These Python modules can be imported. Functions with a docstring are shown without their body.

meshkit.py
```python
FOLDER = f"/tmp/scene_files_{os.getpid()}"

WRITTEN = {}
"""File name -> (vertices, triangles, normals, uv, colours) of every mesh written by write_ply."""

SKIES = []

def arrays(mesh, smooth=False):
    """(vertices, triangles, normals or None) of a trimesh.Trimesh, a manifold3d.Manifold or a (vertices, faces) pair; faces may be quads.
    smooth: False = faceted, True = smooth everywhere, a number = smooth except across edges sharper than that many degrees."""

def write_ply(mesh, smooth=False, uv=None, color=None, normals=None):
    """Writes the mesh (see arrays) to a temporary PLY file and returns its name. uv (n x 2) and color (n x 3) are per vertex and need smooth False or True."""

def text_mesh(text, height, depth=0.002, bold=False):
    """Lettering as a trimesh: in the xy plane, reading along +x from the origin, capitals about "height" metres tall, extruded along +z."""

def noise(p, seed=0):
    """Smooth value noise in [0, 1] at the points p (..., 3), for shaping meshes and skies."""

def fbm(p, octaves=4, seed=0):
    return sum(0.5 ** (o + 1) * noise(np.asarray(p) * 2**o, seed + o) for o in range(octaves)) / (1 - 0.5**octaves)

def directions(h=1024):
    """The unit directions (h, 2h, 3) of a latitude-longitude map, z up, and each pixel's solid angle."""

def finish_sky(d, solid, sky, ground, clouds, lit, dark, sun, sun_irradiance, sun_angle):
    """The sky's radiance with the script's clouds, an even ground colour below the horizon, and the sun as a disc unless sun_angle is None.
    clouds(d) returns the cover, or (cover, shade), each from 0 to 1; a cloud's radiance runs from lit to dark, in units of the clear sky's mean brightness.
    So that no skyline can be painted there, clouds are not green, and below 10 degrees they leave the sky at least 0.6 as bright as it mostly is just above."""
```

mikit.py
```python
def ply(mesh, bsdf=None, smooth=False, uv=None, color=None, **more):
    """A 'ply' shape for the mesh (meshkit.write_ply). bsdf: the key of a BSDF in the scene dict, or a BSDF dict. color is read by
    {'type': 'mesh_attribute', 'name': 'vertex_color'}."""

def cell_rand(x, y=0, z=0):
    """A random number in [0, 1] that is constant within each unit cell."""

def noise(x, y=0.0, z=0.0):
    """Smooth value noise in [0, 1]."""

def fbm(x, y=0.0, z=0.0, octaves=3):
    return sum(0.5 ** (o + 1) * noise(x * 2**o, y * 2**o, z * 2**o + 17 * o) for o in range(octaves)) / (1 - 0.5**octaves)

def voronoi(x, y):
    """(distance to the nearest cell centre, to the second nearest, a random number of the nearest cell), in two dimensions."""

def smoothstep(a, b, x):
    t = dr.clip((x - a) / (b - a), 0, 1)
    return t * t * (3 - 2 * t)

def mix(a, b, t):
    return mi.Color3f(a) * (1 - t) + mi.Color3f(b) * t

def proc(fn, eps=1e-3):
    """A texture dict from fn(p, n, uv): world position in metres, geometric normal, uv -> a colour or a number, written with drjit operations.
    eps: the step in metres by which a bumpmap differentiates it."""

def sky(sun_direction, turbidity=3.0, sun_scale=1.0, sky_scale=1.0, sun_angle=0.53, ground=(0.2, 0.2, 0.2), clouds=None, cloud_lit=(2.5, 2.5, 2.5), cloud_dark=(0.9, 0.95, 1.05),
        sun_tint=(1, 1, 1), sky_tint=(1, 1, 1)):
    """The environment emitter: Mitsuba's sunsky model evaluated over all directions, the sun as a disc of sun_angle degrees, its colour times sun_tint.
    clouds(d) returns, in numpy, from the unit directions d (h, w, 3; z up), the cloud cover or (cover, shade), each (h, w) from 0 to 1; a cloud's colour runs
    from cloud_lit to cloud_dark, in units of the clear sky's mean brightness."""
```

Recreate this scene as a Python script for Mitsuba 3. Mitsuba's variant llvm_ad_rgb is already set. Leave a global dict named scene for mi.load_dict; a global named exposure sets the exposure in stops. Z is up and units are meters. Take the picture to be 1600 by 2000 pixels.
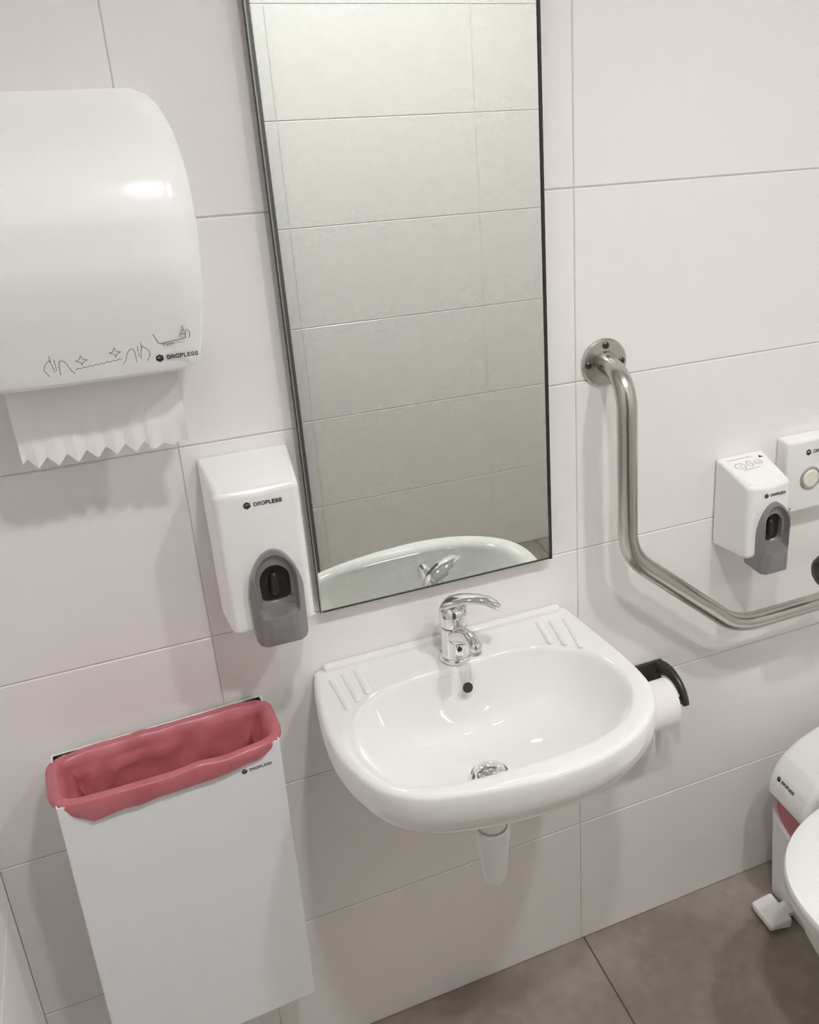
import math
import numpy as np, trimesh, mitsuba as mi, mikit, meshkit
import manifold3d as m3
from shapely.geometry import Polygon, LineString, Point, box as sbox
from shapely.ops import unary_union
from scipy.interpolate import CubicSpline, PchipInterpolator

T = mi.ScalarTransform4f
scene = {'type': 'scene'}
labels = {}

# ------------------------------------------------------------------ camera
CAM = np.array([0.0, -1.3559, 1.7165])
W = np.array([[0.901176, -0.433365, -0.008750],
              [-0.177306, -0.350136, -0.919765],
              [0.395530, 0.830422, -0.392373]])      # rows: right, down, forward
FPX, PPX, PPY = 1959.84, 1129.75, 887.76
scene['camera'] = {'type': 'perspective', 'fov': math.degrees(2 * math.atan(800 / FPX)), 'fov_axis': 'x',
                   'principal_point_offset_x': -(PPX - 800) / 1600, 'principal_point_offset_y': -(PPY - 1000) / 2000,
                   'near_clip': 0.02, 'far_clip': 50.0,
                   'to_world': T().look_at(origin=CAM.tolist(), target=(CAM + W[2]).tolist(), up=(-W[1]).tolist())}
exposure = 0.17
CEIL = 2.55
LIGHTS = [(0.36, -1.10), (0.97, -1.08)]
LAMP_Z = CEIL - 0.025
LAMP_R, LAMP_L = 0.055, (480.0, 476.0, 472.0)

# ------------------------------------------------------------------ helpers
def put(key, mesh, bsdf, smooth=False, label=None, **more):
    base, n = key, 0
    while key in scene:
        n += 1
        key = f'{base}_{n:03d}'
    scene[key] = mikit.ply(mesh, bsdf, smooth, **more)
    if label:
        labels[key] = {'label': label}
    return key

def thing(key, label, category, group=None):
    labels[key] = {'label': label, 'category': category}
    if group:
        labels[key]['group'] = group
    return key

def cat(ms):
    return trimesh.util.concatenate(ms)

def man(mesh):
    m = m3.Mesh(np.asarray(mesh.vertices, np.float32), np.asarray(mesh.faces, np.uint32))
    return m3.Manifold(m)

def tri(m):
    q = m.to_mesh()
    return trimesh.Trimesh(np.asarray(q.vert_properties)[:, :3], np.asarray(q.tri_verts), process=False)

def sphere(c, r, n=24):
    return m3.Manifold.sphere(r, n).translate([float(x) for x in c])

def hull_pts(cs, rs, n=20):
    rs = np.broadcast_to(rs, (len(cs),))
    return m3.Manifold.batch_hull([sphere(c, float(r), n) for c, r in zip(cs, rs)])

def rbox(lo, hi, r, n=16):
    lo, hi = np.array(lo, float), np.array(hi, float)
    cs = [[(lo[0] + r, hi[0] - r)[i], (lo[1] + r, hi[1] - r)[j], (lo[2] + r, hi[2] - r)[k]] for i in (0, 1) for j in (0, 1) for k in (0, 1)]
    return hull_pts(cs, r, n)

def mbox(lo, hi):
    lo, hi = np.array(lo, float), np.array(hi, float)
    return m3.Manifold.cube((hi - lo).tolist()).translate(lo.tolist())

def cbox(lo, hi):
    m = trimesh.creation.box(np.array(hi) - np.array(lo))
    m.apply_translation((np.array(hi) + np.array(lo)) / 2)
    return m

def lathe(prof, c=(0, 0, 0), axis='z', n=48):
    m = trimesh.creation.revolve(np.array(prof, float), sections=n)
    if axis == 'y':      # profile height runs along -y
        m.apply_transform(trimesh.transformations.rotation_matrix(math.pi / 2, [1, 0, 0]))
    if axis == 'x':
        m.apply_transform(trimesh.transformations.rotation_matrix(math.pi / 2, [0, 1, 0]))
    m.apply_translation(c)
    return m

def rings(rs, close_start=True, close_end=True):
    """Loft of closed rings (each n x 3)."""
    n = len(rs[0])
    v = np.vstack(rs)
    f = []
    for i in range(len(rs) - 1):
        a = np.arange(n) + i * n
        b = np.roll(np.arange(n), -1) + i * n
        f += [np.c_[a, b, b + n], np.c_[a, b + n, a + n]]
    f = np.vstack(f)
    ex = []
    for ok, idx, flip in ((close_start, 0, True), (close_end, (len(rs) - 1) * n, False)):
        if ok:
            v = np.vstack([v, v[idx:idx + n].mean(0)])
            k = len(v) - 1
            a = np.arange(n) + idx
            b = np.roll(np.arange(n), -1) + idx
            ex.append(np.c_[b, a, np.full(n, k)] if flip else np.c_[a, b, np.full(n, k)])
    m = trimesh.Trimesh(v, np.vstack([f] + ex), process=False)
    if m.volume < 0:
        m.invert()
    return m

def smooth_path(pts, rad, seg=10):
    """Polyline with its corners rounded by circular-like (quadratic) bends."""
    pts = [np.array(p, float) for p in pts]
    out = [pts[0]]
    for i in range(1, len(pts) - 1):
        a, b, c = pts[i - 1], pts[i], pts[i + 1]
        r = rad[i - 1] if hasattr(rad, '__len__') else rad
        u, w = (a - b) / np.linalg.norm(a - b), (c - b) / np.linalg.norm(c - b)
        p, q = b + u * r, b + w * r
        for t in np.linspace(0, 1, seg + 1):
            out.append((1 - t) ** 2 * p + 2 * t * (1 - t) * b + t * t * q)
    out.append(pts[-1])
    return np.array(out)

def sweep(path, a, b=None, n=28, up=(0, 0, 1), power=2.0):
    """Tube with (super)elliptic section: a across, b along 'up'-ish; parallel-transport frame."""
    path = np.array(path, float)
    k = len(path)
    a = np.broadcast_to(a, (k,))
    b = a if b is None else np.broadcast_to(b, (k,))
    t = np.gradient(path, axis=0)
    t /= np.linalg.norm(t, axis=1, keepdims=True)
    u = np.array(up, float)
    if abs(u @ t[0]) > 0.95:
        u = np.array([1.0, 0, 0])
    th = np.linspace(0, 2 * np.pi, n, endpoint=False)
    cx, cy = np.cos(th), np.sin(th)
    cx, cy = np.sign(cx) * np.abs(cx) ** (2 / power), np.sign(cy) * np.abs(cy) ** (2 / power)
    rs = []
    for i in range(k):
        u = u - t[i] * (u @ t[i])
        u /= np.linalg.norm(u)
        s = np.cross(t[i], u)
        rs.append(path[i] + np.outer(cx * a[i], s) + np.outer(cy * b[i], u))
    return rings(rs)

def extrude2(poly, depth):
    polys = getattr(poly, 'geoms', [poly])
    return cat([trimesh.creation.extrude_polygon(g, depth, engine='earcut') for g in polys if g.area > 0])

def on_surface(m, fn):
    """Flat print (x, z in its own plane, thickness along its third axis) laid on the surface point fn(u, v) -> (points, normals)."""
    v = np.array(m.vertices)
    p, nrm = fn(v[:, 0], v[:, 1])
    m = trimesh.Trimesh(p + nrm * v[:, 2:3], m.faces, process=False)
    return m

def front_plane(y):
    def fn(u, v):
        return np.c_[u, np.full(len(u), y), v], np.tile([0, -1.0, 0], (len(u), 1))
    return fn

def strokes(lines, w):
    return unary_union([LineString(l).buffer(w / 2, cap_style=1, quad_segs=2) for l in lines])

def logo(h):
    """Small rounded-hexagon emblem with a cut S line and bold lettering beside it, capitals h tall."""
    hexa = Polygon([(math.cos(math.radians(90 + 60 * k)) * h * 0.95, math.sin(math.radians(90 + 60 * k)) * h * 0.95 + h / 2) for k in range(6)])
    cut = LineString([(h * 0.95, h * 0.72), (0.1 * h, h * 0.95), (-0.45 * h, h * 0.55), (0.45 * h, h * 0.42)]).buffer(h * 0.09)
    e = extrude2(hexa.difference(cut), 0.0004)
    t = meshkit.text_mesh('DROPLESS', h, 0.0004, bold=True)
    t.apply_translation([h * 1.5, 0, 0])
    return cat([e, t])

# ------------------------------------------------------------------ materials
def pr_(key, col, rough=0.4, metal=0.0, spec=0.5, **k):
    d = {'type': 'principled', 'base_color': {'type': 'rgb', 'value': list(col)} if not isinstance(col, dict) else col, 'roughness': rough, 'metallic': metal, 'specular': spec, **k}
    scene[key] = {'type': 'twosided', 'bsdf': d}

def tile_col(p, n, uv):
    v = mikit.fbm(p.x * 5, p.y * 5, p.z * 5, 3)
    return mikit.mix((0.80, 0.779, 0.764), (0.825, 0.807, 0.794), v)

def floor_col(p, n, uv):
    big = mikit.fbm(p.x * 5 + 3, p.y * 5, 2.0, 4)
    fine = mikit.fbm(p.x * 60, p.y * 60, 7.0, 3)
    c = mikit.mix((0.205, 0.178, 0.147), (0.305, 0.275, 0.237), mikit.smoothstep(0.25, 0.75, big))
    return c * (0.88 + 0.24 * fine)

pr_('mat_tile', mikit.proc(tile_col), 0.22, spec=0.45)
pr_('mat_grout', (0.50, 0.48, 0.46), 0.8)
pr_('mat_floor', mikit.proc(floor_col), 0.42, spec=0.4)
pr_('mat_floor_joint', (0.07, 0.06, 0.05), 0.85)
pr_('mat_door', (0.10, 0.10, 0.105), 0.4)
pr_('mat_ceiling', (0.86, 0.86, 0.85), 0.9, spec=0.2)
pr_('mat_white_plastic', (0.80, 0.80, 0.79), 0.16, spec=0.5)
pr_('mat_towel_plastic', (0.80, 0.81, 0.805), 0.24, spec=0.5)
pr_('mat_bin_paint', (0.76, 0.77, 0.785), 0.35, spec=0.4)
pr_('mat_ceramic', (0.77, 0.768, 0.752), 0.05, spec=0.55)
pr_('mat_grey_plastic', (0.20, 0.195, 0.195), 0.28, spec=0.5)
pr_('mat_black', (0.018, 0.018, 0.018), 0.35, spec=0.5)
pr_('mat_ink', (0.02, 0.02, 0.02), 0.6, spec=0.2)
pr_('mat_grey_ink', (0.22, 0.21, 0.20), 0.6, spec=0.2)
pr_('mat_chrome', (0.80, 0.80, 0.80), 0.035, metal=1.0)
pr_('mat_steel', (0.53, 0.51, 0.475), 0.24, metal=1.0)
pr_('mat_dark_metal', (0.055, 0.05, 0.042), 0.3, metal=0.6)
pr_('mat_alu', (0.55, 0.54, 0.52), 0.3, metal=1.0)
pr_('mat_paper', (0.86, 0.85, 0.835), 0.95, spec=0.1)
pr_('mat_pipe', (0.80, 0.80, 0.79), 0.25, spec=0.45)
pr_('mat_dial', (0.76, 0.74, 0.66), 0.3, spec=0.5)
scene['mat_mirror'] = {'type': 'twosided', 'bsdf': {'type': 'conductor', 'material': 'none', 'specular_reflectance': {'type': 'rgb', 'value': [0.79, 0.835, 0.80]}}}

def bag_col(p, n, uv):
    v = mikit.fbm(p.x * 30, p.y * 30, p.z * 18, 3)
    return mikit.mix((0.38, 0.098, 0.118), (0.53, 0.165, 0.185), v)
pr_('mat_bag', mikit.proc(bag_col), 0.3, spec=0.5)
scene['mat_lamp'] = {'type': 'diffuse', 'reflectance': {'type': 'rgb', 'value': [0.8, 0.8, 0.8]}}

# ------------------------------------------------------------------ room
XL, XR, YB, YF = -0.287, 1.55, 0.0, -1.675
ROW, Z0 = 0.2993, 0.003
JX = [XL - 0.0008, 0.050, 0.6425, 1.235, XR]

TH, GAP, CH = 0.008, 0.0011, 0.0011
_tile_cache = {}
def tile_mesh(w, h):
    """Tile lying in its own u, v plane with a chamfered proud face at t = 0."""
    k = (round(w, 4), round(h, 4))
    if k not in _tile_cache:
        def ring(i, t):
            return np.array([[i, i, t], [w - i, i, t], [w - i, h - i, t], [i, h - i, t]], float)
        rs = [ring(0, -TH), ring(0, -CH), ring(CH * 1.1, 0)]
        v = np.vstack(rs)
        f = []
        for a in (0, 4):
            for j in range(4):
                b = (j + 1) % 4
                f += [[a + j, a + b, a + b + 4], [a + j, a + b + 4, a + j + 4]]
        f += [[8, 9, 10], [8, 10, 11], [0, 2, 1], [0, 3, 2]]
        _tile_cache[k] = trimesh.Trimesh(v, f, process=False)
    return _tile_cache[k]

def tiles(parent, us, vs, origin, U, V, N, bsdf='mat_tile', gap=GAP, gapu=0.0006):
    """Tiles between the joints us and vs in the plane origin + u U + v V, facing N."""
    M = np.eye(4)
    M[:3, 0], M[:3, 1], M[:3, 2] = U, V, N
    n = 0
    for i in range(len(us) - 1):
        for j in range(len(vs) - 1):
            w, h = us[i + 1] - us[i] - 2 * gapu, vs[j + 1] - vs[j] - 2 * gap
            if w < 0.01 or h < 0.01:
                continue
            M2 = M.copy()
            M2[:3, 3] = np.array(origin) + np.array(U) * (us[i] + gapu) + np.array(V) * (vs[j] + gap)
            key = f'{parent}__tile' + (f'_{n:03d}' if n else '')
            scene[key] = mikit.ply(tile_mesh(w, h), bsdf, False, to_world=T(M2.tolist()))
            n += 1

def setting(key, mesh, bsdf, label):
    scene[key] = mikit.ply(mesh, bsdf)
    labels[key] = {'label': label, 'kind': 'structure'}

rows_b = [0.0] + [Z0 + ROW * k for k in range(1, 9)] + [CEIL]
rows_f = [0.0] + [0.2965 * k for k in range(1, 9)] + [CEIL]
rows_l = [0.0] + [0.548 - 0.2975 + 0.2975 * k for k in range(0, 8)] + [CEIL]
G = 0.0018   # how far the grout lies behind the tile faces
X0, X1, Y0 = XL - 0.06, XR + 0.06, YF - 0.06
setting('wall_back', cbox([X0, G, 0], [X1, 0.06, CEIL]), 'mat_grout', 'white large-format tiled wall with the mirror and basin')
tiles('wall_back', JX, rows_b, [0, 0, 0], [1, 0, 0], [0, 0, 1], [0, -1, 0])
setting('wall_front', cbox([X0, Y0, 0], [X1, YF - G, CEIL]), 'mat_grout', 'white tiled wall opposite, seen in the mirror')
tiles('wall_front', [-XR, -1.0925, -0.509, 0.075, -XL], rows_f, [0, YF, 0], [-1, 0, 0], [0, 0, 1], [0, 1, 0])
setting('wall_left', cbox([X0, YF - G, 0], [XL - G, G, CEIL]), 'mat_grout', 'white tiled side wall at the left edge')
tiles('wall_left', [0, 0.30, 0.89, 1.48, -YF], rows_l, [XL, 0, 0], [0, -1, 0], [0, 0, 1], [1, 0, 0])
setting('wall_right', cbox([XR + G, YF - G, 0], [X1, G, CEIL]), 'mat_grout', 'white tiled side wall behind the toilet')
tiles('wall_right', [0, 0.59, 1.18, -YF], rows_b, [XR, YF, 0], [0, 1, 0], [0, 0, 1], [-1, 0, 0])
setting('floor', cbox([X0, Y0, -0.06], [X1, 0.06, -G]), 'mat_floor_joint', 'taupe stone-look tiled floor')
tiles('floor', [XL, 0.0485, 0.6485, 1.2485, XR], [-0.004, 0.60, 1.20, -YF + 0.004], [0, 0, 0], [1, 0, 0], [0, -1, 0], [0, 0, 1], 'mat_floor', 0.0013, 0.0013)
setting('door_1', cbox([-0.26, YF + 0.0004, 0.004], [0.47, YF + 0.035, 2.03]), 'mat_door', 'dark grey door behind the camera')
put('door_1__handle', tri(hull_pts([(0.40, YF + 0.035, 1.03), (0.40, YF + 0.085, 1.03)], 0.010) + hull_pts([(0.40, YF + 0.085, 1.03), (0.29, YF + 0.085, 1.03)], 0.009)), 'mat_steel', 30)
setting('ceiling', cbox([X0, Y0, CEIL], [X1, 0.06, CEIL + 0.06]), 'mat_ceiling', 'plain white ceiling')

for i, (lx, ly) in enumerate(LIGHTS):
    key = 'ceiling_light' + (f'_{i:03d}' if i else '')
    thing(key, ('round ceiling downlight in front of the mirror, the one farther from the toilet', 'round ceiling downlight nearer the toilet')[i], 'ceiling light')
    zb = CEIL - 0.062
    put(f'{key}__housing', lathe([[LAMP_R, zb], [LAMP_R + 0.012, zb], [LAMP_R + 0.014, zb + 0.003], [LAMP_R + 0.014, CEIL - 0.0004], [LAMP_R, CEIL - 0.0004], [LAMP_R, zb]], (lx, ly, 0)), 'mat_alu', 30)
    th = np.linspace(0, 2 * np.pi, 48, endpoint=False)
    disc = trimesh.Trimesh(np.vstack([[[lx, ly, LAMP_Z]], np.c_[lx + LAMP_R * np.cos(th), ly + LAMP_R * np.sin(th), np.full(48, LAMP_Z)]]),
                           np.c_[np.zeros(48, int), np.roll(np.arange(1, 49), -1), np.arange(1, 49)], process=False)
    put(f'{key}__diffuser', disc, 'mat_lamp', emitter={'type': 'area', 'radiance': {'type': 'rgb', 'value': list(LAMP_L)}})

# ------------------------------------------------------------------ mirror
thing('mirror', 'tall rectangular wall mirror with thin dark metal edge above the basin', 'mirror')
mx0, mx1, mz0, mz1, my = 0.2045, 0.5855, 0.9095, 1.93, -0.020
fw = 0.0035
put('mirror__glass', cbox([mx0 + fw, my, mz0 + 0.002], [mx1 - fw, my + 0.005, mz1 - 0.002]), 'mat_mirror')
put('mirror__backing', cbox([mx0 + 0.04, my + 0.005, mz0 + 0.03], [mx1 - 0.04, -0.0004, mz1 - 0.03]), 'mat_grout')
put('mirror__frame_side', cbox([mx0, my - 0.0012, mz0], [mx0 + 0.0014, my + 0.006, mz1]), 'mat_dark_metal')
put('mirror__frame_side', cbox([mx0 + 0.0014, my - 0.0006, mz0], [mx0 + fw, my + 0.006, mz1]), 'mat_alu', label='bright inner edge strip')
put('mirror__frame_side', cbox([mx1 - fw, my - 0.0030, mz0], [mx1, my + 0.008, mz1]), 'mat_black')
put('mirror__frame_rail', cbox([mx0 + fw, my - 0.0012, mz0], [mx1 - fw, my + 0.012, mz0 + 0.002]), 'mat_dark_metal')
put('mirror__frame_rail', cbox([mx0 + fw, my - 0.0012, mz1 - 0.002], [mx1 - fw, my + 0.012, mz1]), 'mat_dark_metal')

# ------------------------------------------------------------------ paper towel dispenser
thing('towel_dispenser', 'large white rounded paper towel dispenser above the red-lined bin', 'towel dispenser')
tcx = -0.033
tz = np.array([1.3555, 1.3575, 1.362, 1.376, 1.405, 1.445, 1.49, 1.53, 1.563, 1.592, 1.615, 1.632, 1.644, 1.651, 1.655])
td = np.array([0.158, 0.163, 0.166, 0.170, 0.179, 0.191, 0.199, 0.198, 0.188, 0.168, 0.142, 0.108, 0.072, 0.038, 0.014])
tw = np.array([0.115, 0.118, 0.1205, 0.123, 0.1275, 0.132, 0.135, 0.1365, 0.136, 0.134, 0.131, 0.126, 0.1195, 0.111, 0.100])
fD, fWd = PchipInterpolator(tz, td), PchipInterpolator(tz, tw)
def towel_ring(z, inset=0.0):
    d, w = float(fD(z)) - inset, float(fWd(z)) - inset
    r = min(0.034, d * 0.6)
    q = [[tcx - w, -0.0006], [tcx + w, -0.0006]]
    t = np.linspace(0, np.pi / 2, 10)
    right = np.c_[tcx + w - r + r * np.cos(t), -(d - r) - r * np.sin(t)]
    left = np.c_[tcx - w + r - r * np.sin(t), -(d - r) - r * np.cos(t)]
    mid = np.linspace(right[-1], left[0], 12)[1:-1]
    bulge = 0.004 * (1 - ((mid[:, 0] - tcx) / w) ** 2)
    mid[:, 1] -= bulge * (d > 0.08)
    pts = np.vstack([[q[1]], right, mid, left, [q[0]]])
    return np.c_[pts, np.full(len(pts), z)]
zs = np.concatenate([tz[:4], np.linspace(1.376, 1.655, 40)[1:]])
outer = [towel_ring(z) for z in zs]
body = rings(outer, False, True)
# the open underside: a rim and a recessed plate
inner = [towel_ring(1.3555, 0.0), towel_ring(1.3555, 0.004), towel_ring(1.372, 0.006)]
for r_, z_ in zip(inner, (1.3555, 1.3555, 1.372)):
    r_[:, 2] = z_
under = rings(inner, False, True)
if under.face_normals[-1][2] > 0:
    under.invert()
put('towel_dispenser__cover', body, 'mat_towel_plastic', 35)
put('towel_dispenser__underside', under, 'mat_grey_plastic', 30)
def towel_front(u, v):
    u, v = u + 0.003, v - 0.0105
    d = fD(v)
    s = -fD.derivative()(v)
    d = d + 0.004 * (1 - ((u - tcx) / fWd(v)) ** 2)
    n = np.c_[np.zeros(len(u)), -np.ones(len(u)), s]
    return np.c_[u, -d, v], n / np.linalg.norm(n, axis=1, keepdims=True)
lg = logo(0.0048)
lg.apply_translation([0.0385, 1.3845, 0])
put('towel_dispenser__logo', on_surface(lg, towel_front), 'mat_ink')
ic = []
def shift(l, dx, dz, s=1.0):
    return [(dx + s * a, dz + s * b) for a, b in l]
hand_l = [[(0, 0), (-.004, .008), (-.002, .014), (.003, .019), (.005, .013), (.006, .004)], [(.004, .024), (.004, .016)], [(.011, .0), (.0115, .013), (.013, .017), (.016, .017), (.019, .013), (.022, .004), (.025, .0)], [(.008, .006), (.008, .019)]]
for l in hand_l:
    ic.append(shift(l, -0.0745, 1.3825))
    ic.append([(-.049 - (a + .049) + 0.0, b) for a, b in shift(l, -0.0745, 1.3825)] if False else [(0.0255 - a, b + 0.0035) for a, b in shift(l, 0, 1.3825)])
def burst(cx, cz, s):
    return [[(cx - s, cz), (cx - .3 * s, cz + .2 * s), (cx, cz + s), (cx + .3 * s, cz + .2 * s), (cx + s, cz), (cx + .2 * s, cz - .4 * s), (cx, cz - s), (cx - .2 * s, cz - .4 * s), (cx - s, cz)]]
ic += burst(-0.0405, 1.397, 0.006) + burst(-0.006, 1.4015, 0.006)
ic += [[(-.048 + .006 * k, 1.3865 + 0.0007 * k), (-.045 + .006 * k, 1.388 + 0.0007 * k), (-.0425 + .006 * k, 1.3868 + 0.0007 * k)] for k in range(8)]
put('towel_dispenser__hand_symbols', on_surface(extrude2(strokes(ic, 0.0007), 0.0003), towel_front), 'mat_grey_ink')
tr = [[(.0355, 1.4175), (.0395, 1.4065), (.042, 1.405), (.0655, 1.4075), (.069, 1.4085), (.069, 1.415)], [(.045, 1.405), (.045, 1.402)], [(.0665, 1.4235), (.0672, 1.4175)],
      [(.071, 1.4185), (.0735, 1.4155), (.0735, 1.411), (.0725, 1.408)], [(.0475, 1.4025), (.056, 1.4035)], [(.0625, 1.4125), (.0655, 1.4145), (.069, 1.4135), (.070, 1.4165), (.0675, 1.418), (.065, 1.4165), (.0655, 1.4145)]]
put('towel_dispenser__paper_symbol', on_surface(extrude2(strokes(tr, 0.0009), 0.0003), towel_front), 'mat_grey_ink')

# hanging towel with a sawtooth edge, torn at its right end
px0, px1 = -0.1245, 0.0600
def paper_sheet():
    nx, nz = 172, 24
    us = np.linspace(px0, px1, nx + 1)
    fr = (us - px0) / (px1 - px0)
    tooth = 0.0130 * (1 - 2 * np.abs(((us - px0) / 0.0215 + 0.25) % 1 - 0.5))
    bot = 1.2395 + tooth * np.where(fr > 0.75, 0.45, 1.0) + 0.006 * np.clip((fr - 0.72) / 0.28, 0, 1) ** 1.2
    front, back = [], []
    for k in range(nz + 1):
        t = k / nz
        z = 1.371 + (bot - 1.371) * t
        y = -0.108 + 0.014 * t ** 2 - 0.0025 * np.sin(us * 55) * t ** 2 - 0.012 * np.clip((fr - 0.80) / 0.2, 0, 1) ** 2 * np.clip((t - 0.25) / 0.5, 0, 1)
        front.append(np.c_[us, y, z])
        back.append(np.c_[us[::-1], y[::-1] + 0.0005, z[::-1]])
    m = rings([np.vstack([a, b]) for a, b in zip(front, back)], False, False)
    n2, k = 2 * (nx + 1), np.arange(nx)
    f = [m.faces]
    for base, flip in ((0, False), (nz * n2, True)):
        a, b, c, d = base + k, base + k + 1, base + n2 - 2 - k, base + n2 - 1 - k
        q = np.vstack([np.c_[a, b, c], np.c_[a, c, d]])
        f.append(q[:, ::-1] if flip else q)
    return trimesh.Trimesh(m.vertices, np.vstack(f), process=False)
thing('paper_towel', 'white paper towel with sawtooth edge hanging from the large rounded dispenser', 'paper towel')
put('paper_towel__sheet', paper_sheet(), 'mat_paper', 40)

# ------------------------------------------------------------------ soap dispensers
def arch(w, h, z0, n=24, k=1.0):
    """Arch outline: straight-ish sides from z0, pointed-round top at height h, half width w."""
    t = np.linspace(0, np.pi, n)
    hs = h * 0.52
    top = np.c_[w * np.cos(t) * (1 - 0.10 * np.sin(t) ** 2), z0 + hs + (h - hs) * np.sin(t) ** k]
    low = np.array([[-w * 0.96, z0 + 0.006], [-w * 0.86, z0], [w * 0.86, z0], [w * 0.96, z0 + 0.006]])
    return Polygon(np.vstack([top, low])).buffer(0)

def ext_y(poly, y_near, y_far, taper=1.0, about=(0, 0)):
    """Prism of an x-z outline from y_near (toward the room, scaled by taper about a point) back to y_far."""
    o = np.array(poly.exterior.coords)[:-1]
    a, c = o, (o - about) * taper + about
    r0 = np.c_[a[:, 0], np.full(len(a), y_far), a[:, 1]]
    r1 = np.c_[c[:, 0], np.full(len(a), y_near), c[:, 1]]
    m = rings([r0, r1])
    m.merge_vertices()
    return man(m)

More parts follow.
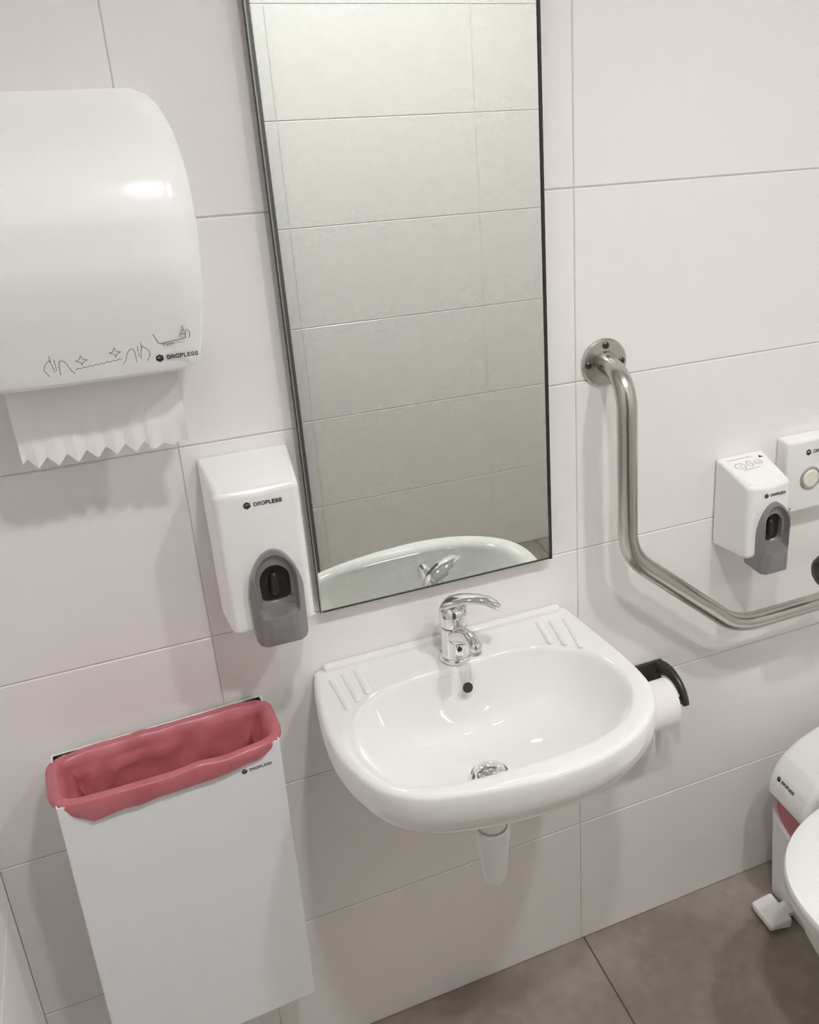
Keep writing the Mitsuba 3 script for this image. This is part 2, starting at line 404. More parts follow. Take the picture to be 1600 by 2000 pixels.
def soap_dispenser(key, label, cx, zb, w, h, d, lw, lz0, lh, top_symbols=False, lgx=0.0, lgz=0.0, lgh=0.006):
    thing(key, label, 'soap dispenser', None)
    hw, zt = w / 2, zb + h
    shell = m3.Manifold.batch_hull(
        [sphere((cx + s * (hw + 0.004 - 0.004), -0.0045, z), 0.004, 16) for s in (-1, 1) for z in (zb - 0.008 + 0.004, zt + 0.012 - 0.004)] +
        [sphere((cx + s * (hw - 0.011), -d + 0.011, z), 0.011, 28) for s in (-1, 1) for z in (zb + 0.012, zt - 0.013)] +
        [sphere((cx, -d + 0.0085, z), 0.011, 28) for z in (zb + 0.02, zt - 0.016)])
    slot = ext_y(arch(lw * 0.94, lh * 0.985, lz0 + 0.001), -d - 0.02, -d + 0.035, 1.0)
    shell = shell - slot.translate([cx + 0.0075, 0, 0])
    put(f'{key}__body', tri(shell), 'mat_white_plastic', 32)
    put(f'{key}__back_plate', tri(rbox([cx - hw - 0.003, -0.004, zb - 0.006], [cx + hw + 0.003, -0.0003, zt + 0.010], 0.0017, 8)), 'mat_grey_plastic', 30)
    # push lever: arched rim round a deep hollow, thumb block below
    lc = cx + 0.0075
    A = arch(lw, lh, lz0)
    prism = ext_y(A, -d - 0.05, -d + 0.03, 0.97, (0, lz0 + lh * 0.4))
    side = Polygon([(-d + 0.03, lz0 - 0.01), (-d - 0.018, lz0 - 0.01), (-d - 0.027, lz0 + 0.012), (-d - 0.0285, lz0 + lh * 0.22), (-d - 0.024, lz0 + lh * 0.48), (-d - 0.015, lz0 + lh * 0.8), (-d - 0.007, lz0 + lh * 1.02), (-d + 0.03, lz0 + lh * 1.02)]).buffer(-0.004).buffer(0.004, quad_segs=8)
    so = np.array(side.exterior.coords)[:-1]
    wedge_ = rings([np.c_[np.full(len(so), -0.1), so], np.c_[np.full(len(so), 0.1), so]])
    wedge_.merge_vertices()
    lev = prism ^ man(wedge_) ^ m3.Manifold.cylinder(1.0, 1.0, 1.0, 96).scale([lw * 1.30, 0.062, 1.0]).translate([0, -d + 0.032, lz0 - 0.3])
    hollow = ext_y(arch(lw * 0.70, lh * 0.58, lz0 + lh * 0.355, k=0.85), -d - 0.040, -d - 0.004, 1.24, (0, lz0 + lh * 0.62))
    deep = ext_y(arch(lw * 0.56, lh * 0.40, lz0 + lh * 0.42, k=0.8), -d - 0.03, -d + 0.045, 1.0)
    scoop = m3.Manifold.sphere(1.0, 48).scale([lw * 0.72, 0.030, lh * 0.11]).translate([0, -d - 0.018, lz0 + lh * 0.43])
    lev = lev - hollow - deep - scoop
    put(f'{key}__push_lever', tri(lev.translate([lc, 0, 0])), 'mat_grey_plastic', 30, label='grey push lever with a hollow thumb recess')
    core = ext_y(arch(lw * 0.58, lh * 0.42, lz0 + lh * 0.41, k=0.8), -d + 0.006, -d + 0.0295, 1.0)
    noz = hull_pts([(0, -d + 0.004, lz0 + lh * 0.68), (0, -d + 0.006, lz0 + lh * 0.52)], [0.006, 0.009])
    put(f'{key}__pump', tri((core + noz).translate([lc, 0, 0])), 'mat_black', 30, label='black pump inside the recess')
    L = logo(lgh)
    L.apply_translation([lgx, lgz, 0])
    put(f'{key}__logo', on_surface(L, front_plane(-d - 0.0024)), 'mat_ink')
    if top_symbols:
        zf, zk = zt - 0.0045, zt + 0.0105
        P0, P1 = np.array([0, -d + 0.012, zt - 0.002]), np.array([0, -0.006, zt + 0.0115])
        e = (P1 - P0) / np.linalg.norm(P1 - P0)
        nn = np.array([0, -e[2], e[1]])
        def fn(u, v):
            return np.c_[u, P0[1] + e[1] * v, P0[2] + e[2] * v], np.tile(nn, (len(u), 1))
        ls = [[(cx - .034, .074), (cx + .018, .074)], [(cx - .026, .060), (cx - .031, .052), (cx - .024, .043), (cx - .013, .044), (cx - .010, .052), (cx - .016, .060), (cx - .026, .060)],
              [(cx - .003, .062), (cx - .006, .052), (cx + .001, .045), (cx + .008, .052), (cx + .004, .062), (cx - .003, .062)], [(cx + .014, .060), (cx + .012, .050), (cx + .020, .046), (cx + .026, .052), (cx + .022, .060)],
              [(cx - .021, .054), (cx - .018, .049)], [(cx - .002, .056), (cx + .004, .052)], [(cx + .016, .054), (cx + .022, .051)], [(cx - .020, .038), (cx + .012, .040)]]
        put(f'{key}__instruction_symbols', on_surface(extrude2(strokes(ls, 0.0011), 0.0004), fn), 'mat_grey_ink')
        tri_ = Polygon([(cx + .028, .066), (cx + .037, .066), (cx + .0325, .074)])
        put(f'{key}__warning_symbol', on_surface(extrude2(tri_, 0.0004), fn), 'mat_ink')

soap_dispenser('soap_dispenser', 'larger white soap dispenser with grey lever between the towel dispenser and the mirror', 0.130, 0.948, 0.112, 0.221, 0.100, 0.0365, 0.936, 0.140,
               lgx=0.1165, lgz=1.1415, lgh=0.0052)
soap_dispenser('soap_dispenser_001', 'smaller white soap dispenser with grey lever above the steel grab rail', 0.9605, 0.858, 0.0875, 0.146, 0.100, 0.0335, 0.836, 0.130, True,
               lgx=0.9515, lgz=0.9765, lgh=0.0046)

# ------------------------------------------------------------------ air freshener
thing('air_freshener', 'white square air freshener box with a round dial at the right edge', 'air freshener')
ax0, ax1, az0, az1, ad = 1.042, 1.180, 0.892, 1.034, 0.036
put('air_freshener__case', tri(rbox([ax0, -ad, az0], [ax1, -0.0005, az1], 0.006, 20)), 'mat_white_plastic', 30)
dcx, dcz = 1.0955, 0.957
put('air_freshener__dial_ring', lathe([[0.0175, 0], [0.0225, 0], [0.0225, 0.0022], [0.021, 0.003], [0.019, 0.003], [0.0175, 0.0022], [0.0175, 0]], (dcx, -ad + 0.0002, dcz), 'y'), 'mat_alu', 30)
put('air_freshener__dial', lathe([[0, 0], [0.0172, 0], [0.0172, 0.0035], [0.015, 0.0055], [0.004, 0.006], [0, 0.006]], (dcx, -ad + 0.0002, dcz), 'y'), 'mat_dial', 30, label='cream round dial')
marks = unary_union([LineString([(dcx + math.cos(a) * 0.0245, dcz + math.sin(a) * 0.0245), (dcx + math.cos(a) * 0.0285, dcz + math.sin(a) * 0.0285)]).buffer(0.0012) for a in (0.35, -0.25, -0.5)])
put('air_freshener__mark', on_surface(extrude2(marks, 0.0004), front_plane(-ad)), 'mat_ink')
lg = logo(0.0065)
lg.apply_translation([1.088, 1.0055, 0])
put('air_freshener__logo', on_surface(lg, front_plane(-ad)), 'mat_ink')
tick = strokes([[(1.0515, .8985), (1.053, .896), (1.057, .9025)], [(1.0525, .9045), (1.0535, .902)]], 0.0011)
put('air_freshener__symbol', on_surface(extrude2(tick, 0.0004), front_plane(-ad)), 'mat_ink')

# ------------------------------------------------------------------ grab rail
thing('grab_rail', 'brushed steel angled grab rail with a round flange right of the mirror', 'grab rail')
gy = -0.078
gpath = smooth_path([(0.692, -0.004, 1.2265), (0.692, gy, 1.2265), (0.6975, gy, 0.915), (0.922, gy, 0.7155), (1.42, gy, 0.7155), (1.42, -0.004, 0.7155)], [0.062, 0.045, 0.045, 0.06], 14)
put('grab_rail__tube', sweep(gpath, 0.0163, n=32), 'mat_steel', 40)
for i, (fx, fz) in enumerate(((0.6915, 1.2265), (1.42, 0.7155))):
    put('grab_rail__flange', lathe([[0, 0], [0.0395, 0], [0.0395, 0.003], [0.037, 0.0055], [0.020, 0.0062], [0.018, 0.010], [0, 0.010]], (fx, -0.0003, fz), 'y', 56), 'mat_steel', 30)
    for a in (88, 180, 0):
        c = (fx + 0.029 * math.cos(math.radians(a)), -0.0058, fz + 0.029 * math.sin(math.radians(a)))
        sc = man(lathe([[0, 0], [0.0058, 0], [0.0058, 0.0012], [0.0036, 0.0028], [0, 0.0031]], c, 'y', 24))
        sc = sc - mbox([c[0] - 0.0035, c[1] - 0.005, c[2] - 0.0007], [c[0] + 0.0035, c[1] - 0.0018, c[2] + 0.0007])
        put('grab_rail__screw', tri(sc), 'mat_dark_metal', 25)

# dark round rail end at the right edge
thing('support_rail', 'dark rounded support rail end at the right edge just above the grab rail', 'support rail')
put('support_rail__grip', lathe([[0, 0], [0.016, 0.0015], [0.025, 0.008], [0.030, 0.020], [0.030, 0.105], [0.0255, 0.112], [0, 0.112]], (1.034, -0.150, 0.831), 'x'), 'mat_dark_metal', 40)
put('support_rail__rim', lathe([[0.0302, 0.022], [0.0318, 0.023], [0.0318, 0.031], [0.0302, 0.032], [0.0302, 0.022]], (1.034, -0.150, 0.831), 'x'), 'mat_chrome', 30, label='bright chrome rim')
put('support_rail__tube', sweep(np.array([(1.144, -0.150, 0.831), (1.30, -0.150, 0.831), (XR - 0.0006, -0.150, 0.831)]), 0.0165, n=28), 'mat_steel', 40)

# ------------------------------------------------------------------ wash basin
thing('wash_basin', 'white ceramic wall-hung wash basin under the mirror', 'wash basin')
BZ = 0.800
out_pts = np.array([(.186, 0.0), (.178, -.046), (.1705, -.12), (.171, -.19), (.187, -.262), (.214, -.312), (.250, -.342), (.300, -.361), (.384, -.378), (.471, -.382), (.534, -.370), (.587, -.343), (.621, -.309), (.639, -.267), (.6425, -.218), (.636, -.141), (.623, -.050), (.616, 0.0)])
inn_pts = np.array([(.219, -.150), (.255, -.108), (.326, -.086), (.37, -.084), (.426, -.083), (.508, -.087), (.548, -.103), (.588, -.143), (.609, -.205), (.604, -.258), (.575, -.303), (.510, -.334), (.430, -.340), (.370, -.338), (.300, -.330), (.240, -.300), (.211, -.240), (.207, -.190)])
def dense_open(p, n=400):
    s = np.r_[0, np.cumsum(np.linalg.norm(np.diff(p, axis=0), axis=1))]
    u = np.linspace(0, s[-1], n)
    return np.c_[CubicSpline(s, p[:, 0])(u), CubicSpline(s, p[:, 1])(u)]
def dense_closed(p, n=400):
    q = np.vstack([p, p[:1]])
    s = np.r_[0, np.cumsum(np.linalg.norm(np.diff(q, axis=0), axis=1))]
    u = np.linspace(0, s[-1], n, endpoint=False)
    return np.c_[CubicSpline(s, q[:, 0], bc_type='periodic')(u), CubicSpline(s, q[:, 1], bc_type='periodic')(u)]
P_out = Polygon(dense_open(out_pts)).buffer(0.03).buffer(-0.03).buffer(-0.005).buffer(0.005)
P_inn = Polygon(dense_closed(inn_pts)).buffer(-0.05).buffer(0.05).buffer(0.05).buffer(-0.05)
BC = np.array([0.400, -0.200])
NB = 240
angs = np.linspace(0, 2 * np.pi, NB, endpoint=False)
def polar(poly):
    o = []
    for a in angs:
        l = LineString([BC, BC + 2 * np.array([math.cos(a), math.sin(a)])]).intersection(poly.exterior)
        g = list(getattr(l, 'geoms', [l]))
        p = max(g, key=lambda q: np.hypot(q.x - BC[0], q.y - BC[1]))
        o.append((p.x, p.y))
    return np.array(o)
def ring_of(poly, off, z, ymax=-0.0006):
    q = polar(poly.buffer(off, quad_segs=16))
    q[:, 1] = np.minimum(q[:, 1], ymax)
    return np.c_[q, np.full(NB, z)]
DR = np.array([0.394, -0.206])
DZ = 0.672
prof = []
o0 = ring_of(P_out, -0.006, 0.742)
cen = np.array([0.395, -0.17])
def shrink(r, s, z):
    q = r.copy()
    q[:, :2] = cen + (r[:, :2] - cen) * s
    q[:, 2] = z
    back = r[:, 1] > -0.02
    q[back, 1] = r[back, 1]
    return q
prof += [shrink(o0, 0.30, 0.640), shrink(o0, 0.55, 0.655), shrink(o0, 0.75, 0.683), shrink(o0, 0.88, 0.708), shrink(o0, 0.955, 0.726), shrink(o0, 0.985, 0.735), o0]
prof += [ring_of(P_out, -0.0015, 0.752), ring_of(P_out, 0.001, 0.768), ring_of(P_out, 0.001, 0.783), ring_of(P_out, 0.0002, 0.7925), ring_of(P_out, -0.0016, 0.7968), ring_of(P_out, -0.0046, 0.7993), ring_of(P_out, -0.0085, BZ)]
a, b = ring_of(P_out, -0.0085, BZ), ring_of(P_inn, 0.010, 0.7985)
prof += [a + (b - a) * 0.5 + [0, 0, 0.0006], b, ring_of(P_inn, 0.004, 0.7965), ring_of(P_inn, 0.0, 0.792)]
I0 = ring_of(P_inn, 0.0, 0.792)
for s in np.concatenate([np.linspace(0.985, 0.80, 8), np.linspace(0.76, 0.12, 14)]):
    g = 0.34 * s ** 1.6 + 0.66 * s ** 6
    circ = 0.5 - 0.5 * math.cos(math.pi * min(1.0, (1 - s) / 0.9))
    rad = np.c_[np.cos(angs), np.sin(angs)] * 0.2 * s
    q = (1 - circ) * (DR + (I0[:, :2] - DR) * s) + circ * (DR + rad)
    prof.append(np.c_[q, np.full(NB, DZ + (0.792 - DZ) * g)])
prof.append(np.c_[DR + np.c_[np.cos(angs), np.sin(angs)] * 0.021, np.full(NB, DZ - 0.003)])
prof.append(np.c_[DR + np.c_[np.cos(angs), np.sin(angs)] * 0.019, np.full(NB, DZ - 0.012)])
basin = rings(prof)
put('wash_basin__bowl', basin, 'mat_ceramic', 50)
put('wash_basin__back_ledge', tri(rbox([0.200, -0.016, 0.790], [0.602, -0.0008, 0.8085], 0.0045, 20)), 'mat_ceramic', 40)
for x0, y0, x1, y1 in ((.206, -.042, .212, -.118), (.226, -.036, .230, -.104), (.246, -.032, .248, -.092), (.553, -.034, .549, -.092), (.575, -.038, .568, -.106), (.598, -.044, .588, -.124)):
    put('wash_basin__soap_ridge', tri(m3.Manifold.batch_hull([m3.Manifold.sphere(1, 24).scale([0.0055, 0.0055, 0.0036]).translate([x, y, 0.7998]) for x, y in ((x0, y0), (x1, y1))])), 'mat_ceramic', 40)
put('wash_basin__overflow_hole', lathe([[0, 0], [0.0078, 0], [0.0082, 0.0008], [0.0070, 0.0012], [0, 0.0006]], (0, 0, 0), 'z', 32).apply_transform(
    trimesh.transformations.translation_matrix([0.4005, -0.1045, 0.7665]) @ trimesh.transformations.rotation_matrix(math.radians(62), [1, 0, 0])), 'mat_black', 30, label='black overflow hole')
put('wash_basin__drain_ring', lathe([[0.018, 0], [0.0325, 0.0], [0.0325, 0.002], [0.029, 0.0045], [0.024, 0.003], [0.018, 0.0]], (DR[0], DR[1], DZ + 0.0015)), 'mat_chrome', 40)
put('wash_basin__drain_plug', lathe([[0, 0.002], [0.010, 0.002], [0.010, 0.010], [0.0235, 0.0115], [0.0235, 0.0145], [0.019, 0.018], [0.010, 0.0205], [0, 0.0212]], (DR[0], DR[1], DZ - 0.002)), 'mat_chrome', 40, label='domed chrome plug')
put('wash_basin__fixing_bolt', tri(hull_pts([(0.262, -0.20, 0.660), (0.262, -0.20, 0.640)], 0.005) + hull_pts([(0.256, -0.20, 0.6385), (0.268, -0.20, 0.6385)], 0.004)), 'mat_dark_metal', 30)
# trap
thing('drain_trap', 'white plastic bottle trap under the wash basin', 'drain trap')
tx, ty = 0.394, -0.206
put('drain_trap__tailpiece', lathe([[0, 0.6392], [0.0215, 0.6392], [0.0215, 0.566], [0, 0.566]][::-1], (tx, ty, 0)), 'mat_pipe', 30)
put('drain_trap__bottle', lathe([[0, 0.463], [0.008, 0.4635], [0.0145, 0.468], [0.0185, 0.480], [0.0225, 0.515], [0.0245, 0.552], [0.0265, 0.554], [0.0265, 0.573], [0.024, 0.5768], [0.0215, 0.577], [0, 0.577]], (tx, ty, 0)), 'mat_pipe', 30)
put('drain_trap__seal_ring', lathe([[0.0213, 0.5835], [0.0240, 0.5835], [0.0240, 0.5855], [0.0213, 0.5855], [0.0213, 0.5835]], (tx, ty, -0.006)), 'mat_steel', 30, label='thin dark ring seal')
put('drain_trap__outlet_pipe', sweep(np.array([(tx, ty + 0.018, 0.553), (tx, ty + 0.05, 0.553), (tx, -0.0005, 0.553)]), 0.0165, n=28), 'mat_pipe', 30)
put('drain_trap__pull_rod', sweep(smooth_path([(0.352, -0.205, 0.640), (0.352, -0.205, 0.592), (0.362, -0.20, 0.5875)], 0.012, 6), 0.0035, n=12), 'mat_dark_metal', 40)

# ------------------------------------------------------------------ faucet
thing('faucet', 'chrome single-lever mixer faucet on the wash basin', 'faucet')
fx, fy, fz = 0.3985, -0.061, 0.8004
put('faucet__base_ring', lathe([[0, 0], [0.0262, 0], [0.0265, 0.003], [0.0245, 0.006], [0.0225, 0.0068], [0, 0.0068]], (fx, fy, fz)), 'mat_chrome', 40)
body = man(lathe([[0, 0.005], [0.0232, 0.005], [0.0232, 0.010], [0.0222, 0.012], [0.0218, 0.034], [0.0212, 0.056], [0.0195, 0.0585], [0, 0.0585]], (0, 0, 0), n=64))
sp = m3.Manifold()
spts = [(0, -0.004, 0.040, .0160), (0.001, -0.028, 0.0525, .0140), (0.002, -0.050, 0.0635, .0122), (0.003, -0.068, 0.0705, .0112), (0.0035, -0.080, 0.0715, .0106), (0.004, -0.087, 0.068, .0104)]
for p, q in zip(spts[:-1], spts[1:]):
    sp = sp + hull_pts([p[:3], q[:3]], [p[3], q[3]], 36)
put('faucet__body', tri((body + sp).translate([fx, fy, fz])), 'mat_chrome', 40)
put('faucet__aerator', lathe([[0, 0.0], [0.0082, 0.0], [0.0092, 0.0015], [0.0092, 0.010], [0, 0.010]], (fx + 0.004, fy - 0.0862, fz + 0.0545)), 'mat_alu', 30)
put('faucet__temperature_dot', lathe([[0, 0], [0.0042, 0], [0.0036, 0.0008], [0, 0.001]], (fx, fy - 0.0218, fz + 0.024), 'y', 20), 'mat_black', 30, label='dark indicator dot')
# handle: slanted hub with a curved lever turned to the right
hub = man(lathe([[0, 0.0598], [0.0205, 0.0598], [0.0222, 0.062], [0.0228, 0.075], [0.0218, 0.086], [0.017, 0.093], [0.008, 0.0965], [0, 0.097]], (0, 0, 0), n=64))
ld = np.array([math.cos(math.radians(-40)), math.sin(math.radians(-40)), 0])
lp = np.array([ld * d + [0, 0, z] for d, z in ((-0.017, 0.0865), (-0.008, 0.0955), (0.006, 0.1015), (0.022, 0.1065), (0.040, 0.1090), (0.056, 0.1080), (0.068, 0.1045), (0.076, 0.0985))])
lev = man(sweep(lp, [0.012, 0.0175, 0.0180, 0.0160, 0.0135, 0.0125, 0.0115, 0.0075], [0.005, 0.0075, 0.0070, 0.0052, 0.0042, 0.0038, 0.0036, 0.0028], n=36))
put('faucet__handle', tri((hub + lev).translate([fx, fy, fz])), 'mat_chrome', 40)

# ------------------------------------------------------------------ waste bin with red liner
thing('waste_bin', 'tall white wall-hung metal waste bin below the soap dispenser', 'waste bin')
bw, bd, bz0, bz1 = 0.287, 0.120, 0.288, 0.790
Mb = trimesh.transformations.translation_matrix([-0.0405, -0.0195, 0]) @ trimesh.transformations.rotation_matrix(math.radians(3.2), [0, 0, 1]) @ \
    trimesh.transformations.rotation_matrix(math.radians(0.5), [0, 1, 0], [0, 0, bz1])
def bin_shell(o, i, zt, zb=bz0, zi=None):
    oo = rbox([-bw / 2 + o, -bd + o, zb], [bw / 2 - o, -o, zt + 0.05], 0.0022, 12) ^ mbox([-1, -1, zb - 1], [1, 1, zt])
    ii = mbox([-bw / 2 + i, -bd + i, (zi or zb + i)], [bw / 2 - i, -i, zt + 1])
    return tri(oo - ii)
def xf(m, M):
    m = m.copy()
    m.apply_transform(M)
    return m
put('waste_bin__body', xf(bin_shell(0.0, 0.0022, bz1), Mb), 'mat_bin_paint', 30)
put('waste_bin__inner_shell', xf(bin_shell(0.0024, 0.0036, bz1 - 0.001, bz0 + 0.004), Mb), 'mat_black', 20, label='black inner lining')
lg = logo(0.0044)
lg.apply_transform(trimesh.transformations.rotation_matrix(math.radians(1.0), [0, 0, 1]))
lg.apply_translation([0.0905, 0.7535, 0])
put('waste_bin__logo', xf(on_surface(lg, front_plane(-bd)), Mb), 'mat_ink')

thing('bin_liner', 'red plastic bin liner folded over the rim of the white waste bin', 'bin liner')
def liner():
    n = 480
    th = np.linspace(0, 2 * np.pi, n, endpoint=False)
    ca, sa = np.cos(th), np.sin(th)
    e = 2 / 5.0
    hx = bw / 2 + 0.004
    cy0 = -bd / 2
    x = hx * np.sign(ca) * np.abs(ca) ** e
    sy = np.sign(sa) * np.abs(sa) ** e
    y = cy0 + np.where(sa > 0, (bd / 2 - 0.0022) * sy, (bd / 2 + 0.006) * sy)
    fr = np.clip(-sy, 0, 1)            # 1 along the front
    bk = np.clip(sy, 0, 1)             # 1 along the back
    nx, ny = ca * 0.42 + np.sign(ca) * np.abs(ca) ** 6, sa
    ln = np.hypot(nx, ny)
    nx, ny = nx / ln, ny / ln
    def nz(f, sd, z=0.0):
        return meshkit.noise(np.c_[x * f, y * f, np.full(n, z)], sd) - 0.5
    u = (x + hx) / (2 * hx)            # 0 left, 1 right
    hang = np.interp(u, [0, .03, .08, .15, .21, .45, .8, .95, 1], [.005, .012, .022, .033, .028, .025, .020, .012, .004])
    flap = fr ** 0.5 * (hang + 0.006 * nz(45, 9)) + (1 - fr ** 0.5) * 0.004
    lift = 0.004 * nz(30, 4) * (0.4 + fr)
    dip = -0.0045 * bk ** 0.5 + 0.003 * bk * nz(40, 6)
    R = []
    def ring(off, z):
        return np.c_[x + nx * off, y + ny * off, z]
    R.append(ring(0.0022 + 0.003 * nz(60, 21) * fr, bz1 - flap))
    R.append(ring(0.0045 + 0.004 * nz(60, 22) * fr, bz1 - flap * 0.66))
    R.append(ring(0.0050 + 0.004 * nz(50, 23) * fr, bz1 - flap * 0.33))
    R.append(ring(0.0042, bz1 + 0.0010 + lift * 0.5 + dip))
    R.append(ring(0.0012, bz1 + 0.0042 + lift + dip))
    R.append(ring(-0.0050, bz1 + 0.0056 + lift + dip))
    R.append(ring(-0.0100, bz1 + 0.0026 + lift * 0.6 + dip))
    for dz in (0.006, 0.012, 0.019, 0.027, 0.036, 0.046, 0.057, 0.069, 0.082, 0.096, 0.111, 0.127, 0.145, 0.165, 0.19, 0.22, 0.25):
        px = np.clip(x + nx * -0.014, -bw / 2 + 0.009, bw / 2 - 0.009)
        py = np.clip(y + ny * -0.014, -bd + 0.009, -0.009)
        w = 0.62 * (meshkit.noise(np.c_[px * 24, py * 24, np.full(n, dz * 9)], 5)) + 0.30 * meshkit.noise(np.c_[px * 60, py * 60, np.full(n, dz * 22)], 8) + 0.08 * meshkit.noise(np.c_[px * 120, py * 120, np.full(n, dz * 60)], 11)
        crease = np.abs(meshkit.noise(np.c_[px * 30 + dz * 16, py * 30, np.full(n, dz * 22)], 15) - 0.5)
        amp = 0.018 * min(1, dz / 0.06)
        sx = 1 - 0.30 * dz
        push = amp * w + 0.012 * np.clip(0.16 - crease, 0, 1) / 0.16 * min(1, dz / 0.03) * 0.6
        fy_ = 1 - 0.9 * max(0, dz - 0.06)
        R.append(np.c_[px * sx - nx * push, (py - cy0) * fy_ + cy0 - ny * push, np.full(n, bz1 - dz) + dip * max(0, 1 - dz / 0.05)])
    last = R[-1]
    R.append(np.c_[last[:, 0] * 0.6, (last[:, 1] - cy0) * 0.6 + cy0, last[:, 2] - 0.012])
    m = rings(R, False, True)
    return m
put('bin_liner__film', xf(liner(), Mb), 'mat_bag', 45)

# ------------------------------------------------------------------ toilet paper and holder
thing('toilet_paper_holder', 'dark metal toilet paper holder on the wall right of the basin', 'toilet paper holder')
rx0, rx1, ry, rz, rr = 0.695, 0.796, -0.062, 0.580, 0.043
plate = rbox([0.752, -0.007, 0.583], [0.812, -0.0003, 0.632], 0.003, 12)
put('toilet_paper_holder__wall_plate', tri(plate), 'mat_dark_metal', 30)
arm = smooth_path([(0.806, -0.004, 0.617), (0.815, -0.028, 0.619), (0.820, -0.066, 0.604), (0.821, -0.080, 0.575)], [0.014, 0.024], 8)
put('toilet_paper_holder__arm', sweep(arm, np.linspace(0.0095, 0.0068, len(arm)), np.linspace(0.0150, 0.0062, len(arm)), n=20), 'mat_dark_metal', 40)
put('toilet_paper_holder__spindle', sweep(np.array([(0.820, -0.078, 0.580), (0.812, -0.064, 0.580), (0.795, ry, rz), (0.74, ry, rz), (rx0 - 0.01, ry, rz)]), 0.006, n=16), 'mat_dark_metal', 40)
thing('toilet_paper_roll', 'white toilet paper roll on the dark holder beside the basin', 'toilet paper')
roll = man(lathe([[0.019, rx0], [rr, rx0], [rr, rx1], [0.019, rx1], [0.019, rx0]], (0, ry, rz), 'x', 56))
put('toilet_paper_roll__roll', tri(roll), 'mat_paper', 35)
put('toilet_paper_roll__core', lathe([[0.0165, rx0 + 0.001], [0.0188, rx0 + 0.001], [0.0188, rx1 - 0.001], [0.0165, rx1 - 0.001], [0.0165, rx0 + 0.001]], (0, ry, rz), 'x', 40), 'mat_grey_ink', 30)
sh = []
for k in range(25):
    t = k / 24
    if t < 0.3:
        a = math.radians(60 - 60 * t / 0.3)
        yy, zz = ry + (rr + 0.0006) * math.cos(a), rz + (rr + 0.0006) * math.sin(a)
    else:
        q = (t - 0.3) / 0.7
        yy, zz = ry + rr + 0.0006 + 0.002 * math.sin(q * 3), rz - q * 0.150
    sh.append(np.array([(rx0 + 0.001, yy, zz), (rx1 - 0.001, yy, zz), (rx1 - 0.001, yy + 0.0006, zz), (rx0 + 0.001, yy + 0.0006, zz)]))
put('toilet_paper_roll__loose_sheet', rings(sh), 'mat_paper', 30)

# ------------------------------------------------------------------ sanitary pedal bin
thing('pedal_bin', 'slim white pedal bin with domed lid and pink liner between wall and toilet', 'pedal bin')
py0, py1 = -0.068, -0.192
def xz_prism(poly, y0, y1, r=0.008):
    """Outline in x-z, from y0 back to y1, its y edges rounded by r."""
    n = 5
    rs = []
    oo = None
    for k in range(n + 1):
        a = math.pi / 2 * k / n
        rs.append((poly.buffer(-r * (1 - math.sin(a)), quad_segs=8), y1 + r * (1 - math.cos(a))))
    rs += [(p, y1 + y0 - y) for p, y in rs[::-1]]
    m = m3.Manifold()
    c = np.array(poly.centroid.coords[0])
    res = []
    th = np.linspace(0, 2 * np.pi, 160, endpoint=False)
    for p, y in rs:
        o = []
        for t in th:
            l = LineString([c, c + 3 * np.array([math.cos(t), math.sin(t)])]).intersection(p.exterior)
            g = list(getattr(l, 'geoms', [l]))
            q = max(g, key=lambda s: np.hypot(s.x - c[0], s.y - c[1]))
            o.append((q.x, y, q.y))
        res.append(np.array(o))
    return rings(res)
bodyp = Polygon([(1.060, 0.0008), (1.058, 0.03), (1.041, 0.272), (1.40, 0.272), (1.40, 0.0008)]).buffer(-0.004).buffer(0.004)
bm = man(xz_prism(bodyp, py0, py1, 0.012))
# the front top edge dips like a bowl so that the liner shows
dipm = m3.Manifold.sphere(1.0, 64).scale([0.09, 0.070, 0.082]).translate([1.033, (py0 + py1) / 2 - 0.006, 0.281])
put('pedal_bin__body', tri(bm - dipm), 'mat_bin_paint', 35)
linp = Polygon([(1.0565, 0.17), (1.0490, 0.29), (1.39, 0.29), (1.39, 0.17)]).buffer(-0.004).buffer(0.004)
put('pedal_bin__liner', xz_prism(linp, py0 - 0.004, py1 + 0.004, 0.010), 'mat_bag', 35, label='pink liner showing under the lid')
lidp = Polygon([(1.031, 0.284), (1.0275, 0.300), (1.030, 0.322), (1.040, 0.349), (1.060, 0.374), (1.092, 0.396), (1.140, 0.412), (1.20, 0.420), (1.40, 0.420), (1.40, 0.284)]).buffer(-0.006).buffer(0.006)
put('pedal_bin__lid', xz_prism(lidp, py0, py1, 0.014), 'mat_white_plastic', 40)
ped = hull_pts([(x, y, z) for x, y, z in ((0.998, -0.100, 0.022), (0.998, -0.164, 0.022), (1.036, -0.100, 0.026), (1.036, -0.166, 0.026), (0.998, -0.104, 0.014), (0.998, -0.160, 0.014), (1.036, -0.100, 0.012), (1.036, -0.166, 0.012))], 0.0055, 16)
ped = ped + mbox([1.034, -0.150, 0.010], [1.075, -0.118, 0.020])
put('pedal_bin__pedal', tri(ped), 'mat_white_plastic', 30)
lg = logo(0.0056)
def lidf(u, v):
    # lies on the curved lid front: u runs along -y, v up the slope
    p0, p1 = np.array([1.0300, 0.322]), np.array([1.0400, 0.349])
    e = (p1 - p0) / np.linalg.norm(p1 - p0)
    nn = np.array([-e[1], e[0]])
    P = p0 + np.outer(v, e) + nn * 0.0007
    return np.c_[P[:, 0], -0.098 - u, P[:, 1]], np.tile([nn[0], 0, nn[1]], (len(u), 1))
lg.apply_translation([0.0, 0.012, 0])
put('pedal_bin__logo', on_surface(lg, lidf), 'mat_ink')

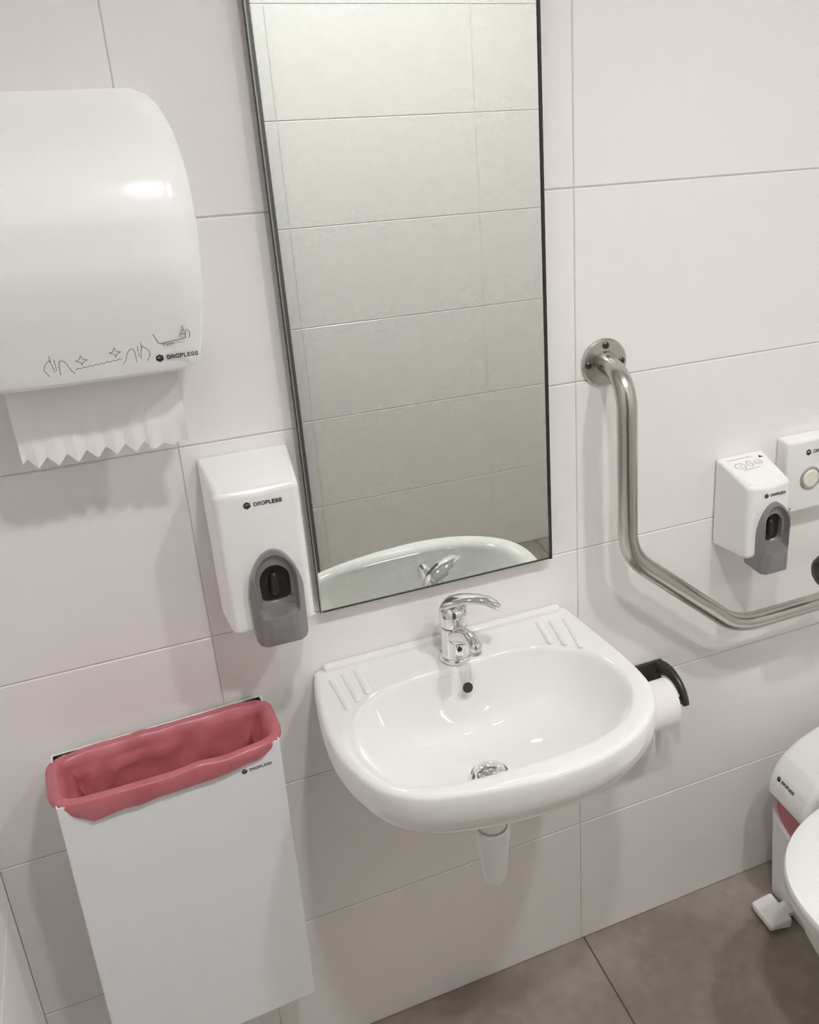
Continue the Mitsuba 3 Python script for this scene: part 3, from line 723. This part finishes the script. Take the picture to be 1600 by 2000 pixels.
# ------------------------------------------------------------------ toilet
thing('toilet', 'white wall-hung toilet with closed lid at the right edge', 'toilet')
tc, tyc, thw = 1.055, -0.462, 0.188
th = np.linspace(0, 2 * np.pi, 160, endpoint=False)
def toilet_ring(z, tip, hw, back=1.50, p=2.25):
    """Oval with its round tip toward -x and a straight tail to the wall side."""
    c, s = np.cos(th), np.sin(th)
    cx_ = tip + 0.235
    x = np.where(c < 0, cx_ + (cx_ - tip) * np.sign(c) * np.abs(c) ** (2 / p), cx_ + (back - cx_) * np.sign(c) * np.abs(c) ** (2 / 5.0))
    yv = tyc + hw * np.sign(s) * np.abs(s) ** (2 / p)
    return np.c_[x, yv, np.full(len(th), z)]
lid = rings([toilet_ring(0.415, 0.822, 0.186, 1.30), toilet_ring(0.418, 0.818, 0.190, 1.30), toilet_ring(0.428, 0.817, 0.191, 1.30), toilet_ring(0.434, 0.820, 0.188, 1.30), toilet_ring(0.438, 0.832, 0.178, 1.29), toilet_ring(0.440, 0.87, 0.145, 1.26), toilet_ring(0.441, 0.95, 0.08, 1.22)])
put('toilet__lid', lid, 'mat_white_plastic', 40)
seat = rings([toilet_ring(0.397, 0.826, 0.184, 1.30), toilet_ring(0.400, 0.822, 0.188, 1.30), toilet_ring(0.410, 0.822, 0.188, 1.30), toilet_ring(0.4135, 0.827, 0.183, 1.30)])
put('toilet__seat', seat, 'mat_white_plastic', 40)
bowl = rings([toilet_ring(0.085, 1.16, 0.075), toilet_ring(0.090, 1.12, 0.098), toilet_ring(0.13, 1.02, 0.130), toilet_ring(0.20, 0.93, 0.155), toilet_ring(0.28, 0.875, 0.170), toilet_ring(0.34, 0.848, 0.178), toilet_ring(0.38, 0.838, 0.181), toilet_ring(0.392, 0.838, 0.181), toilet_ring(0.396, 0.843, 0.176)])
put('toilet__bowl', bowl, 'mat_ceramic', 40)
put('toilet__hinge', tri(rbox([1.305, tyc - 0.12, 0.396], [1.335, tyc + 0.12, 0.425], 0.006, 16)), 'mat_white_plastic', 30)
put('toilet__wall_mount', tri(rbox([1.495, tyc - 0.17, 0.085], [XR - 0.0005, tyc + 0.17, 0.396], 0.012, 16)), 'mat_ceramic', 30)
